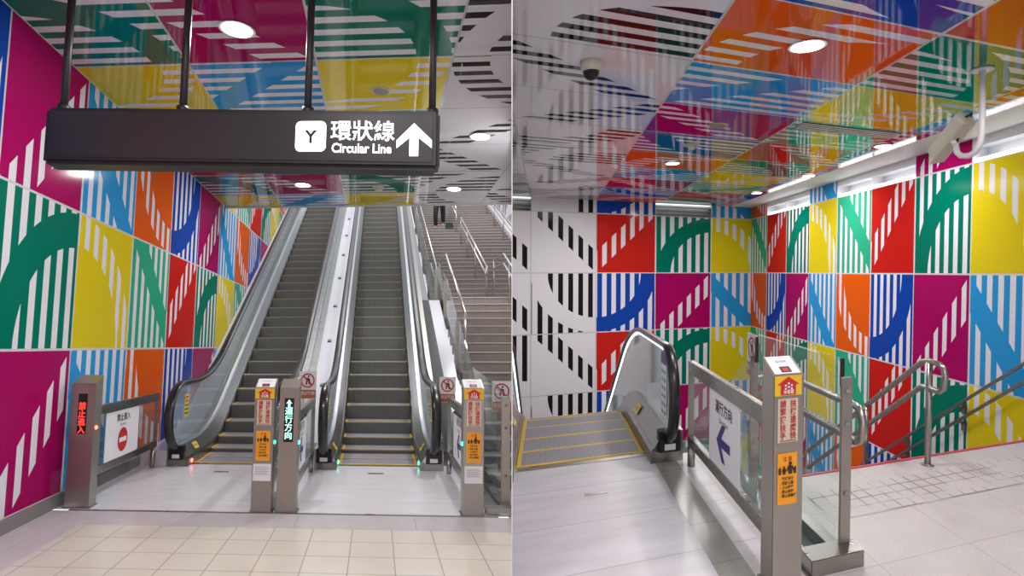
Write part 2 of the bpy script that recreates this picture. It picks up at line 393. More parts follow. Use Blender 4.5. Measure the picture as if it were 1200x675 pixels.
# ---- right hall
AR = 5.9; BB = 14.6; HR = 3.39; AC = 5.2
CB2 = [5.9 + 1.25 * k for k in range(-8, 7)] + [BB]
RW = [(-3.1, -1.6), (-1.45, .06), (.06, 1.56), (1.56, 3.06), (3.06, 4.56)]
RW = [(-4.5, -3.0), (-3.0, -1.45), (-1.45, .06), (.06, 1.56), (1.56, 3.06), (3.06, 4.56)]
def rkey(row, k):                      # k counts panels from b = 5.9 away from the viewer
    return {0: CY2, 1: CY1}[row % 2][::1] and (('ADCB'[k % 4]) if row % 2 else ('GEFH'[k % 4]))
m = MB(RR)
blocks = set()
for i in range(len(CB2) - 1):
    k = i - 8
    b0, b1 = CB2[i], CB2[i + 1]
    blk = (k % 3 == 0)
    for j, (z0, z1) in enumerate(RW):
        row = (j + 1) % 2               # rows alternate
        key = ('ADCB'[k % 4]) if j in (0, 2, 4) else ('GEFH'[k % 4])
        zt = z1
        if j == 5:
            if not blk: continue
            zt = HR
        vv = (zt - z0) / (z1 - z0); uu = (b1 - b0) / 1.25
        # read from inside the hall, left is the far end
        m.poly([(AR, b1, z0), (AR, b0, z0), (AR, b0, zt), (AR, b1, zt)], PM[key, 0], [(1 - uu, 0), (1, 0), (1, vv), (1 - uu, vv)])
m.build('wall_right', kind='structure')
GA = [-2.05, -.38, 1.29, 2.93, 4.6, 6.27]
m = MB(RR)
for i in range(5):
    a0, a1 = GA[i], min(GA[i + 1], AR); uu = (a1 - a0) / (GA[i + 1] - GA[i])
    for j, (z0, z1) in enumerate(RW):
        if i < 2: key = ['W', 'X', 'W', 'X', 'W', 'Y'][j] if i == 1 else ['Z', 'W', 'X', 'W', 'W', 'Y'][j]
        else: key = ('DAB'[i - 2]) if j in (0, 2, 4) else ('EGH'[i - 2])
        zt = z1
        if j == 5:
            if i in (0, 3): continue
            zt = HR
        vv = (zt - z0) / (z1 - z0)
        m.poly([(a0, BB, z0), (a1, BB, z0), (a1, BB, zt), (a0, BB, zt)], PM[key, 0], [(0, 0), (uu, 0), (uu, vv), (0, vv)])
m.build('wall_back', kind='structure')
# recesses over the back wall (grey, louvred) and lit coves over the right wall
GREYP = mat('recess_grey', (.42, .47, .42), .6)
m = MB(RR)
for a0, a1 in ((GA[0], GA[1]), (GA[3], GA[4])):
    m.poly([(a0, BB, 3.06), (a1, BB, 3.06), (a1, BB + .3, 3.06), (a0, BB + .3, 3.06)], GREYP)
    m.poly([(a0, BB + .3, 3.06), (a1, BB + .3, 3.06), (a1, BB + .3, HR), (a0, BB + .3, HR)], GREYP)
    for a in (a0, a1): m.poly([(a, BB, 3.06), (a, BB + .3, 3.06), (a, BB + .3, HR), (a, BB, HR)], GREYP)
    for q in range(3): m.box(a0, a1, BB + .02, BB + .25, 3.13 + q * .09, 3.14 + q * .09, WHT)
m.build('trim_3', kind='structure')
m = MB(RR)
for i in range(len(CB2) - 1):
    k = i - 8
    if k % 3 == 0: continue
    b0, b1 = CB2[i], CB2[i + 1]
    m.poly([(AR, b0, 3.06), (AR, b1, 3.06), (AR + .3, b1, 3.06), (AR + .3, b0, 3.06)], WHT)
    m.poly([(AR + .3, b0, 3.06), (AR + .3, b1, 3.06), (AR + .3, b1, 3.30), (AR + .3, b0, 3.30)], WHT)
    m.poly([(AR, b0, 3.27), (AR, b1, 3.27), (AR + .3, b1, 3.30), (AR + .3, b0, 3.30)], WHT)
    m.poly([(AR, b0, 3.27), (AR, b1, 3.27), (AR, b1, HR), (AR, b0, HR)], WHT)
    for bb in (b0, b1): m.poly([(AR, bb, 3.06), (AR + .3, bb, 3.06), (AR + .3, bb, 3.30), (AR, bb, 3.27)], WHT)
m.build('trim_4', kind='structure')
for j, (k0, k1) in enumerate(((-2, 0), (1, 3), (4, 6))):
    b0, b1 = 5.9 + 1.25 * k0, 5.9 + 1.25 * k1
    m = MB(RR); m.box(AR + .05, AR + .12, b0 + .03, b1 - .03, 3.065, 3.125, COVE)
    m.build('cove_light', label=('white strip light in the wall-top cove nearest the viewer on the right', 'white strip light in the wall-top cove beyond the magenta panel block', 'farthest white strip light in the wall-top cove by the corner')[j], cat='light')
m = MB(RR)
for i in range(len(GA)):
    a0 = [-2.05, -.385, 1.26, 3.05, 4.75][i] if i < 5 else None
    if a0 is None: break
    a1 = [-.385, 1.26, 3.05, 4.75, AC][i]
    full = [1.66, 1.65, 1.79, 1.7, 1.7][i]
    for q in range(len(CB2) - 1):
        k = q - 8; b0, b1 = CB2[q], CB2[q + 1]; ue = (b1 - b0) / 1.25
        if i < 2: key = ('XWYZ' if i == 0 else 'WYXZ')[k % 4]
        elif i in (2, 4): key = 'GEFH'[k % 4]
        else: key = 'CDAB'[k % 4]
        # near edge at b0; k=-1 is the panel 4.65-5.9
        if i in (2, 4): key = {-2: 'F', -1: 'H', 0: 'G', 1: 'E'}[(k + 2) % 4 - 2]
        if i == 3: key = {-2: 'A', -1: 'B', 0: 'C', 1: 'D'}[(k + 2) % 4 - 2]
        m.poly([(a0, b0, HR), (a0, b1, HR), (a1, b1, HR), (a1, b0, HR)], PM[key, 1], [(0, 0), (ue, 0), (ue, (a1 - a0) / full), (0, (a1 - a0) / full)])
WCEIL = mat('white_ceiling', (.74, .74, .74), .5)
m.poly([(AC, -4, HR), (AC, BB, HR), (AR, BB, HR), (AR, -4, HR)], WCEIL)
m.build('ceiling', kind='structure')
m = MB(RR)
fl(m, -1, .93, -4, 4.88, SLABR); fl(m, .93, 1.13, -4, 4.6, SHADE_SLAB); fl(m, 1.13, 1.30, -4, 4.75, SLABR); fl(m, .93, 1.13, 4.6, 4.88, SHADE_SLAB)
fl(m, 1.30, 1.43, -4, 4.75, GRAN)
fl(m, 1.43, 1.75, -4, 2.55, GRAN); fl(m, 1.75, AR, -4, 3.85, GRAN)
m.poly([(1.75, 3.85, 0), (AR, 3.85, 0), (AR, 3.85, -.5), (1.75, 3.85, -.5)], SKIRT)
m.build('floor', kind='structure')
m = MB(RR)
for a0, a1, b0, b1, c_ in ((1.43, 1.66, 2.55, 4.4, -.05),):
    m.poly([(a0, b0, c_), (a1, b0, c_), (a1, b1, c_), (a0, b1, c_)], mat('teal_grey_deck', (.13, .18, .18), .2, coat=.6))
m.box(1.66, 1.74, 2.6, 3.9, -.05, .03, DSTEEL); m.box(1.40, 1.43, 2.55, 4.4, -.05, .01, DSTEEL)
m.build('trim_5', kind='structure')
m = MB(RR); m.box(1.76, AR, 3.83, 3.86, -.02, .008, REDL); m.build('trim_6', kind='structure')
m = MB(RR)       # engraved warning squares in two strips before the stair
for a0, a1, b0, b1 in ((1.85, 3.05, 3.0, 3.48), (2.62, 3.2, 3.2, 3.55), (3.35, 4.75, 2.98, 3.36), (3.9, 5.6, 3.2, 3.62)):
    pass
def tac(mb, a0, a1, b0, b1, z):
    mb.poly([(a0, b0, z), (a1, b0, z), (a1, b1, z), (a0, b1, z)], TACT, [(a0, b0), (a1, b0), (a1, b1), (a0, b1)])
tac(m, 1.888, 5.546, 3.068, 3.54, .002)
m.build('warning_tile_strip', label='strip of engraved square warning tiles across the granite floor before the stair', cat='tactile paving', clip=True, weld=False)
# lower landing of the right hall
m = MB(RR); fl(m, -3, 8, 8.5, 16, GRAN, -4.4); m.build('floor', kind='structure')

# ------------------------------------------------------------------ escalators
def escalator(room, label, aL, aR, bc, bF, bi, slope, bend, hz, rb, cz, glow, nsteps, o_w=.30, stickers=True, zb=-.3, sidebox=True):
    W = .75
    def ramp(x): return 0 if x < -W else (x if x > W else (x + W) ** 2 / (4 * W))
    prof = lambda b: slope * ramp(b - bi)
    t = thing('escalator', label, 'escalator', room, (aL + aR) / 2, bF, 0)
    bs = [bF] + [b for b in smoothstep_list(bi - W, bi + W, 10)] + [bend]
    if bs[0] > bs[1]: bs = [bF] + [b for b in bs[1:] if b > bF]
    for s, ai in ((-1, aL), (1, aR)):
        A = lambda o: ai + s * o
        m = MB(room); m.sweep([(A(0), -.35), (A(0), .10), (A(.025), .13), (A(.05), .10), (A(.05), -.35)], bs, prof, DSTEEL); m.build('skirt_panel', t)
        m = MB(room); m.sweep([(A(.012), .10), (A(.13), .27), (A(.175), .27), (A(.175), .10)], bs, prof, BRIGHT if slope > 0 else DECKM); m.build('inner_decking', t)
        m = MB(room); m.sweep([(A(.05), zb), (A(.05), .09), (A(.18), .10), (A(.18), .26), (A(o_w), .26), (A(o_w), zb)], bs, prof, STEEL); d = m.build('outer_decking', t)
        # handrail loop
        cb = bF + .12
        path = [(A(.165), cb + .12, cz - hz * .0 - (hz - cz) + .02)]
        path = []
        for q in range(-80, 91, 10):
            a_ = math.radians(q); path.append((A(.165), cb - rb * math.cos(a_), cz + (hz - cz) * math.sin(a_)))
        top = [b for b in smoothstep_list(cb + .15, bi - W, 3)] + smoothstep_list(bi - W, bi + W, 12)[1:] + smoothstep_list(bi + W, bend, 8)[1:]
        path += [(A(.165), b, prof(b) + hz) for b in top]
        m = MB(room); m.tube(path, .058 if slope > 0 else .046, RUBBER, n=14, r2=.028); m.build('handrail', t, label='black rubber handrail')
        # glass with rounded front
        gp = [(A(.16), b, prof(b) + .25) for b in reversed([bF + .05] + top)]
        for q in range(-50, 91, 10):
            a_ = math.radians(q); gp.append((A(.16), cb - (rb - .03) * math.cos(a_), cz + (hz - cz - .03) * math.sin(a_)))
        gp += [(A(.16), b, prof(b) + hz - .02) for b in top]
        m = MB(room); m.extr(gp, (s * .012, 0, 0), BGLASS if slope > 0 else RGLASS); m.build('glass_panel', t, label='tempered glass side panel')
        # bright inner rail under the handrail
        m = MB(room); m.tube([(p[0] - s * .0, cb + (p[1] - cb) * .93 if p[1] < cb else p[1], p[2] - .035 if p[1] >= cb else cz + (p[2] - cz) * .93) for p in path[2:]], .017, BRIGHT if slope > 0 else GUIDE, n=6); m.build('handrail_guide', t)
        m = MB(room); m.box(min(A(.07), A(.27)), max(A(.07), A(.27)), bF - .035, bF + .08, .09, .27, BLACK); inl = m.build('handrail_inlet', t, bevel=.006)
        m = MB(room); m.box(min(A(.12), A(.22)), max(A(.12), A(.22)), bF - .04, bF - .034, .11, .16, PAPER)
        if inl: inl['_o'] = t['_o']; m.build('label_plate', inl)
        if glow:
            m = MB(room); m.disc((A(-.004), bc - .12, .055), .03, .02, 0, .01, glow, 12, ax=room.T * -s); m.build('indicator_light', t)
        if stickers:
            m = MB(room)
            n_ = room.V(-s * .17, 0, -.0).normalized()
            o_ = room.P(A(.07), bi - W - .25, .20); 
            ex = room.V(s * .118, 0, .17).normalized(); ey = room.L.normalized()
            off = ex.cross(ey).normalized(); off = off if off.dot(room.U) > 0 else -off
            P = [o_ + off * .006 + ex * x + ey * y for x, y in ((-.05, -.1), (.05, -.1), (.05, .1), (-.05, .1))]
            m.polyw(P, YSTK)
            for yy in (-.05, 0, .05): m.polyw([o_ + off * .008 + ex * x + ey * (y + yy) for x, y in ((-.022, -.006), (.022, -.006), (.022, .006), (-.022, .006))], REDI if yy else BLACKI)
            m.build('deck_sticker', t, weld=False)
            if slope < 0: continue
            m = MB(room)
            if s > 0: z0, z1, y0, y1 = .62, .93, bi - W - .55, bi - W - .37
            else: z0, z1, y0, y1 = .62, .93, bi - W - .55, bi - W - .37
            ax_ = A(.155)
            m.poly([(ax_, y0, z0), (ax_, y1, z0), (ax_, y1, z1), (ax_, y0, z1)], YSTK)
            for q in range(5):
                zz = z0 + .04 + q * .055
                m.poly([(ax_ - s * .002, y0 + .02, zz), (ax_ - s * .002, y1 - .03, zz), (ax_ - s * .002, y1 - .03, zz + .02), (ax_ - s * .002, y0 + .02, zz + .02)], BLACKI if q < 3 else REDI)
            m.build('glass_sticker', t, weld=False)
    # comb and floor plate
    m = MB(room); m.box(aL, aR, bc - .10, bc, -.02, .004, STEEL); m.box(aL, aR, bc - .012, bc + .02, -.02, .010, YLINE); m.build('comb_plate', t)
    # steps
    proto = None
    for i in range(nsteps):
        b0 = bc + .02 + .4 * i
        z = prof(b0 + .25) if slope > 0 else prof(b0 + .15)
        if proto is None:
            m = MB(room); e = .004
            def q(a0, a1, y0, y1, zz, mt): m.poly([(a0, y0, zz), (a1, y0, zz), (a1, y1, zz), (a0, y1, zz)], mt, [(a0, y0), (a1, y0), (a1, y1), (a0, y1)])
            y0, y1 = b0, b0 + .405
            m.box(aL + e, aR - e, y0 + .024, y1, z - .245, z - .002, RISER)
            q(aL + .04, aR - .04, y0 + .02, y1, z, TREAD)
            for a0, a1, p0, p1 in ((aL + e, aR - e, y0, y0 + .022), (aL + e, aL + .04, y0 + .022, y1), (aR - .04, aR - e, y0 + .022, y1)) + (((aL + .04, aR - .04, y1 - .03, y1),) if slope < 0 else ()): q(a0, a1, p0, p1, z + .0008, YLINE)
            m.box(aL + .02, aR - .02, y0 + .001, y0 + .02, z - .016, z - .001, LIP)
            # riser, slightly bowed
            for j in range(4):
                f0, f1 = j / 4, (j + 1) / 4
                g = lambda f: .002 + .02 * math.sin(f * PI / 2)
                m.poly([(aL + e, y0 + g(f0), z - .24 * f0), (aR - e, y0 + g(f0), z - .24 * f0), (aR - e, y0 + g(f1), z - .24 * f1), (aL + e, y0 + g(f1), z - .24 * f1)], RISER, [(aL, f0), (aR, f0), (aR, f1), (aL, f1)])
            proto = m.build('step', t, weld=False); z_p, b_p = z, b0
        else: copy_part(proto, t, room.V(0, b0 - b_p, z - z_p))
    return t, prof, bs
SL = math.tan(math.radians(30.3))
e1, prof1, bs1 = escalator(LR, 'left up escalator beside the colourful wall, red indicator at its foot', -2.49, -1.40, 8.2, 7.95, 9.45, SL, 23.0, 1.10, .52, .66, GLOWR, 36)
e2, prof2, bs2 = escalator(LR, 'centre up escalator between the white deck and the stairs, green indicators at its foot', -.477, .618, 8.2, 7.85, 9.45, SL, 23.0, 1.08, .50, .64, GLOWG, 36)
e3, prof3, bs3 = escalator(RR, 'down escalator with yellow-edged steps seen from its top landing', -.25, .89, 4.9, 4.58, 6.7, -SL, 13.5, .965, .34, .56, None, 22)
# notice sheet on the near glass of the down escalator
m = MB(RR); aa = .89 + .15
m.poly([(aa, 4.62, .34), (aa, 4.86, .34), (aa, 4.86, .86), (aa, 4.62, .86)], PAPER)
m.poly([(aa - .002, 4.62, .80), (aa - .002, 4.86, .80), (aa - .002, 4.86, .90), (aa - .002, 4.62, .90)], BLUEI)
for q in range(6):
    for w_ in range(2):
        m.poly([(aa - .002, 4.65 + w_ * .1, .37 + q * .07), (aa - .002, 4.73 + w_ * .1, .37 + q * .07), (aa - .002, 4.73 + w_ * .1, .40 + q * .07), (aa - .002, 4.65 + w_ * .1, .40 + q * .07)], GREYI)
m.build('notice_sheet', e3, weld=False)
m = MB(RR); m.box(.28, .46, 4.1, 4.14, 0, .003, DSTEEL); m.build('floor_label_plate', label='small dark plate set in the marble before the down escalator', cat='floor plate')
m = MB(LR); m.box(-.06, .14, 7.62, 7.68, 0, .003, DSTEEL); m.build('floor_label_plate', label='small dark plate in the pale slab before the centre escalator', cat='floor plate')
m = MB(LR); m.box(-2.05, -1.86, 7.62, 7.68, 0, .003, DSTEEL); m.build('floor_label_plate', label='small dark plate in the pale slab before the left escalator', cat='floor plate')

t = thing('side_deck', 'narrow white sloping deck between the left escalator and the colourful wall', 'deck', LR, -3.0, 8.0, 0)
m = MB(LR); m.sweep([(-3.19, -.3), (-3.19, .2), (-2.795, .2), (-2.795, -.3)], [7.97] + bs1[1:], prof1, DECKW); m.build('deck', t)
# white deck between the two up escalators, cladding to the right of the centre one
t = thing('median_deck', 'white sloping deck between the two up escalators', 'deck', LR, -.94, 8.5, 0)
m = MB(LR); m.sweep([(-1.10, -.3), (-1.10, .22), (-.78, .22), (-.78, -.3)], [8.6] + bs1[1:], prof1, DECKW); m.build('deck', t)
proto = None
for i in range(8):
    b = 10.6 + i * 1.35; z = prof1(b) + .222
    if proto is None:
        m = MB(LR); ex = LR.V(0, 1, SL)
        P = [LR.P(a, b + q, z + SL * q + dz) for dz in (0, .03) for a, q in ((-.98, -.03), (-.90, -.03), (-.90, .03), (-.98, .03))]
        m.hexa(P, DSTEEL, world=True); proto = m.build('stop_block', t); b_p, z_p = b, z
    else: copy_part(proto, t, LR.V(0, b - b_p, z - z_p))
t = thing('side_cladding', 'polished steel cladding between the centre escalator and the stairs', 'cladding', LR, 1.1, 8.3, 0)
m = MB(LR); m.sweep([(.925, -.3), (.925, .18), (1.06, .18), (1.06, -.3)], [8.3] + bs2[1:], prof2, STEEL); m.build('steel_deck', t)
m = MB(LR); bsx = [8.3, 9.0, 11.9, 14.4, 23.5]
zst = lambda b: .35 + .5 * max(0, min(b, 12.1) - 7.6) + .5 * max(0, b - 14.2)
m.sweep([(1.06, -2.6), (1.06, .0), (1.27, .0), (1.27, -2.6)], bsx, zst, mat('polished_cladding', (.27, .27, .29), .3, .9)); m.build('steel_panel', t)

# ------------------------------------------------------------------ stairs, left hall
t = thing('staircase', 'wide granite staircase rising to the right of the escalators', 'staircase', LR, 2.8, 7.0, 0)
def stair_steps(t, room, a0, a1, b0, n, r, tr, z0, nose=True):
    for i in range(n):
        z = z0 + r * (i + 1); y = b0 + tr * i
        m = MB(room); m.box(a0, a1, y, y + tr + .02, z - r - .05, z, STEPG)
        if nose: m.box(a0, a1, y - .012, y + .035, z - .018, z + .002, NOSE)
        m.build('step', t)
stair_steps(t, LR, 1.33, 4.2, 7.0, 17, .15, .3, 0)
m = MB(LR); m.box(1.33, 4.2, 12.1, 14.15, 2.3, 2.55, STEPG); m.build('landing', t)
stair_steps(t, LR, 1.33, 4.2, 14.1, 34, .15, .3, 2.55)
m = MB(LR); m.sweep([(4.2, -.5), (4.2, .22), (4.42, .22), (4.42, -.5)], [8, 12, 14, 24.5], lambda b: .5 * max(0, min(b, 12.1) - 7) + .5 * max(0, b - 14.1), WHT); m.build('stringer', t)
def zs(b): return .15 * 17 * max(0, min(1, (b - 7) / 5.1)) + .5 * max(0, b - 14.1)
def handrail(room, label, segs, posts, r=.021, name='stair_handrail', brackets=(), cat='handrail', pr=.021):
    p0 = posts[0] if posts else segs[0][0]
    t = thing(name, label, cat, room, p0[0], p0[1], p0[2])
    for s in segs:
        m = MB(room); m.tube(s, r, BRIGHT if room is LR else STEEL, n=10); m.build('rail', t)
    for a, b, z0, z1 in posts:
        m = MB(room); m.tube([(a, b, z0), (a, b, z1)], pr, STEEL, n=10, side=room.T); m.disc((a, b, z0), pr * 2, pr * 1.7, 0, .012, STEEL, 14); m.build('post', t)
    for a, b, z in brackets:
        m = MB(room); m.box(a, a + .09, b - .02, b + .02, z - .05, z - .02, DSTEEL); m.box(a + .07, a + .1, b - .035, b + .035, z - .16, z - .02, DSTEEL); m.build('bracket', t)
    return t
# mid rail of the upper flight and of the lower flight, double bars
up = [(2.6, b, zs(max(b, 14.1)) + .9) for b in (14.0, 18.3)]
up2 = [(2.6, b, zs(b) + .9) for b in (19.4, 23.4)]
handrail(LR, 'double handrail in the middle of the topmost stair flight beside the person', [up2, [(a, b, z - .2) for a, b, z in up2]], [(2.6, b, zs(b), zs(b) + .9) for b in (19.4, 21.2)])
handrail(LR, 'double handrail in the middle of the upper stair flight', [up, [(2.6, b, z - .2) for _, b, z in up], [(2.6, 14.0, zs(14) + .9), (2.6, 13.9, zs(14) + .88), (2.6, 13.9, zs(14) + .72), (2.6, 14.0, zs(14) + .7)]],
         [(2.6, b, zs(b), zs(max(b, 14.1)) + .9) for b in (14.0, 15.6, 17.0, 18.3)])
lo = [(2.6, b, zs(b) + .9) for b in (8.2, 12.1)] + [(2.6, 13.1, zs(13) + .92)]
handrail(LR, 'double handrail in the middle of the lower stair flight by the hall divider', [lo, [(a, b, z - .2) for a, b, z in lo]], [(2.6, b, zs(b), zs(b) + .9) for b in (13.1, 11.6, 9.8)])
sd = [(3.98, b, zs(max(b, 14.1)) + .9) for b in (14.1, 22.6)]
handrail(LR, 'double handrail on the right wall of the upper stair flight', [sd, [(a, b, z - .2) for a, b, z in sd]], [(3.98, b, zs(b), zs(b) + .9) for b in (20.0, 21.4, 18.6)])
ls = [(1.42, b, z) for b, z in ((9.4, zs(9.4) + .9), (12.1, zs(12.1) + .9), (13.3, zs(13) + .92))]
ls2 = [(1.42, b, zs(max(b, 14.1)) + .9) for b in (14.0, 22.8)]
handrail(LR, 'handrail along the left edge of the stairs above the steel cladding', [ls, ls2], [(1.42, 9.4, zs(9.4), zs(9.4) + .9), (1.42, 13.3, zs(13), zs(13) + .92), (1.42, 14.0, zs(14), zs(14) + .9)])
# upright glass guard with steel blade posts between cladding and stairs
def blade(room, t, a, b, z0, z1, w=.075, d=.03, alongT=True):
    m = MB(room)
    if alongT: m.box(a, a + w, b, b + d, z0, z1, POST)
    else: m.box(a, a + d, b, b + w, z0, z1, POST)
    p = m.build('post', t, bevel=.003)
    if p is not None:
        m = MB(room)
        for f in (.3, .72, .92): m.disc((a + w / 2, b, z0 + (z1 - z0) * f), .014, .012, 0, .012, DSTEEL, 10, ax=-room.L)
        m.build('bolt', p)
t = thing('glass_guard', 'glass guard with steel blade posts along the left edge of the stairs', 'glass railing', LR, 1.32, 6.0, 0)
for b in (6.05, 8.1, 9.5, 11.2, 13.0, 14.8, 16.6, 18.4, 20.2): blade(LR, t, 1.28, b, max(0, zs(b) - .2), max(1.10, zs(b) + .72), w=.085)
segs = [(6.15, 8.05), (8.2, 9.45), (9.6, 11.15), (11.3, 12.95), (13.1, 14.75), (14.9, 16.55), (16.7, 18.35), (18.5, 20.15)]
for b0, b1 in segs:
    m = MB(LR); z0, z1 = max(.06, zs(b0) - .15), max(.06, zs(b1) - .15)
    m.extr([(1.31, b0, z0), (1.31, b1, z1), (1.31, b1, max(1.15, zs(b1) + .8)), (1.31, b0, max(1.15, zs(b0) + .8))], (.012, 0, 0), GLASS); m.build('glass_pane', t)
m = MB(LR); m.box(1.27, 1.37, 6.0, 8.1, 0, .06, DSTEEL); m.build('floor_channel', t)
m = MB(LR); m.box(1.10, 2.0, 5.86, 5.98, 0, .07, STEEL); m.build('end_kerb', t)
m = MB(LR); m.box(1.12, 1.27, 5.98, 8.0, 0, .025, DSTEEL); m.build('recess_plate', t)

# ------------------------------------------------------------------ queue railings with totems
def arrow_pts(c, s):      # fat arrow pointing to -x
    return [(x * s + c[0], y * s + c[1]) for x, y in ((-.5, 0), (-.08, .42), (.16, .42), (-.14, .10), (.5, .10), (.5, -.10), (-.14, -.10), (.16, -.42), (-.08, -.42))]
def fence(room, a, b0, b1, view, label, sign=None, ztop=.93, zlow=.26, sb=(0, 0), sz=(.3, .88), strip=False):
    """low glass railing along L; view = side the sign is read from (-1: from smaller a)"""
    t = thing('queue_railing', label, 'railing', room, a, b0, 0)
    m = MB(room); m.box(a - .02, a + .03, b0, b1, ztop - .10, ztop, STEEL); m.build('top_rail', t, bevel=.004)
    m = MB(room); m.box(a - .02, a + .03, b0, b1, zlow - .08, zlow, STEEL); m.build('bottom_rail', t, bevel=.004)
    m = MB(room); m.box(a, a + .01, b0, b1, zlow, ztop - .10, GLASS); m.build('glass_pane', t)
    m = MB(room); m.box(a - .02, a + .03, b1 - .03, b1, zlow - .08, ztop, POST); m.build('end_post', t)
    m = MB(room); m.tube([(a, b1 - .05, 0), (a, b1 - .05, zlow - .08)], .03, STEEL, n=12, side=room.T); m.build('foot', t)
    if sign:
        face = a - .004 if view < 0 else a + .014
        y0, y1 = sb; z0, z1 = sz
        m = MB(room); m.box(min(face, face + view * .004), max(face, face + view * .004), y0, y1, z0, z1, PAPER); s = m.build('sign_panel', t, label='white sign panel'); s['_o'] = t['_o']
        ex = (room.L if view > 0 else -room.L).normalized(); ey = room.U; up = face + view * .007
        cy = (y0 + y1) / 2; H = z1 - z0; W = (y1 - y0)
        org = room.P(up, cy, 0)
        m = MB(room)
        if sign == 'no entry':
            m.text('禁止進入', org + ey * (z1 - .13), ex, ey, .095, BLACKI, .01)
            m.text('No Entry', org + ey * (z1 - .19), ex, ey, .045, BLACKI)
            n = 32; cc = (0, z0 + .2); R_ = .135
            m.polyw([org + ex * (cc[0] + R_ * math.cos(2 * PI * k / n)) + ey * (cc[1] + R_ * math.sin(2 * PI * k / n)) for k in range(n)], REDI)
            of = room.V(view * .002, 0, 0)
            m.polyw([org + of + ex * x + ey * (cc[1] + y) for x, y in ((-.10, -.026), (.10, -.026), (.10, .026), (-.10, .026))], PAPER)
        else:
            m.text('運行方向', org + ey * (z1 - .13), ex, ey, min(.095, W * .2), BLACKI, .01)
            m.text('Direction', org + ey * (z1 - .20), ex, ey, .05, BLACKI)
            m.polyw([org + ex * x + ey * y for x, y in arrow_pts((0, z0 + .19), .30)], BLUEI)
            if strip: m.polyw([org + ex * x + ey * y for x, y in ((-W / 2, z1 - .035), (W / 2, z1 - .035), (W / 2, z1), (-W / 2, z1))], BLACKI)
        m.build('lettering', s, weld=False)
    return t
fence(LR, -2.95, 6.06, 7.9, 1, 'glass queue railing with a no entry sign beside the wall', 'no entry', ztop=.97, zlow=.34, sb=(6.36, 7.26), sz=(.33, .88))
fence(LR, -1.07, 6.01, 7.9, 1, 'bare glass queue railing behind the left of the two middle posts', None)
fence(LR, -.80, 6.01, 7.75, 1, 'glass queue railing with a blue arrow sign left of the centre escalator', 'arrow', sb=(6.04, 6.88), sz=(.3, .84), strip=True)
fence(LR, .97, 6.01, 7.75, -1, 'glass queue railing with a blue arrow sign right of the centre escalator', 'arrow', ztop=.95, sb=(6.3, 7.25), sz=(.3, .84), strip=True)
fence(RR, 1.22, 2.68, 4.45, -1, 'glass queue railing with a blue arrow sign beside the down escalator', 'arrow', ztop=.865, zlow=.25, sb=(3.17, 3.84), sz=(.25, .765))

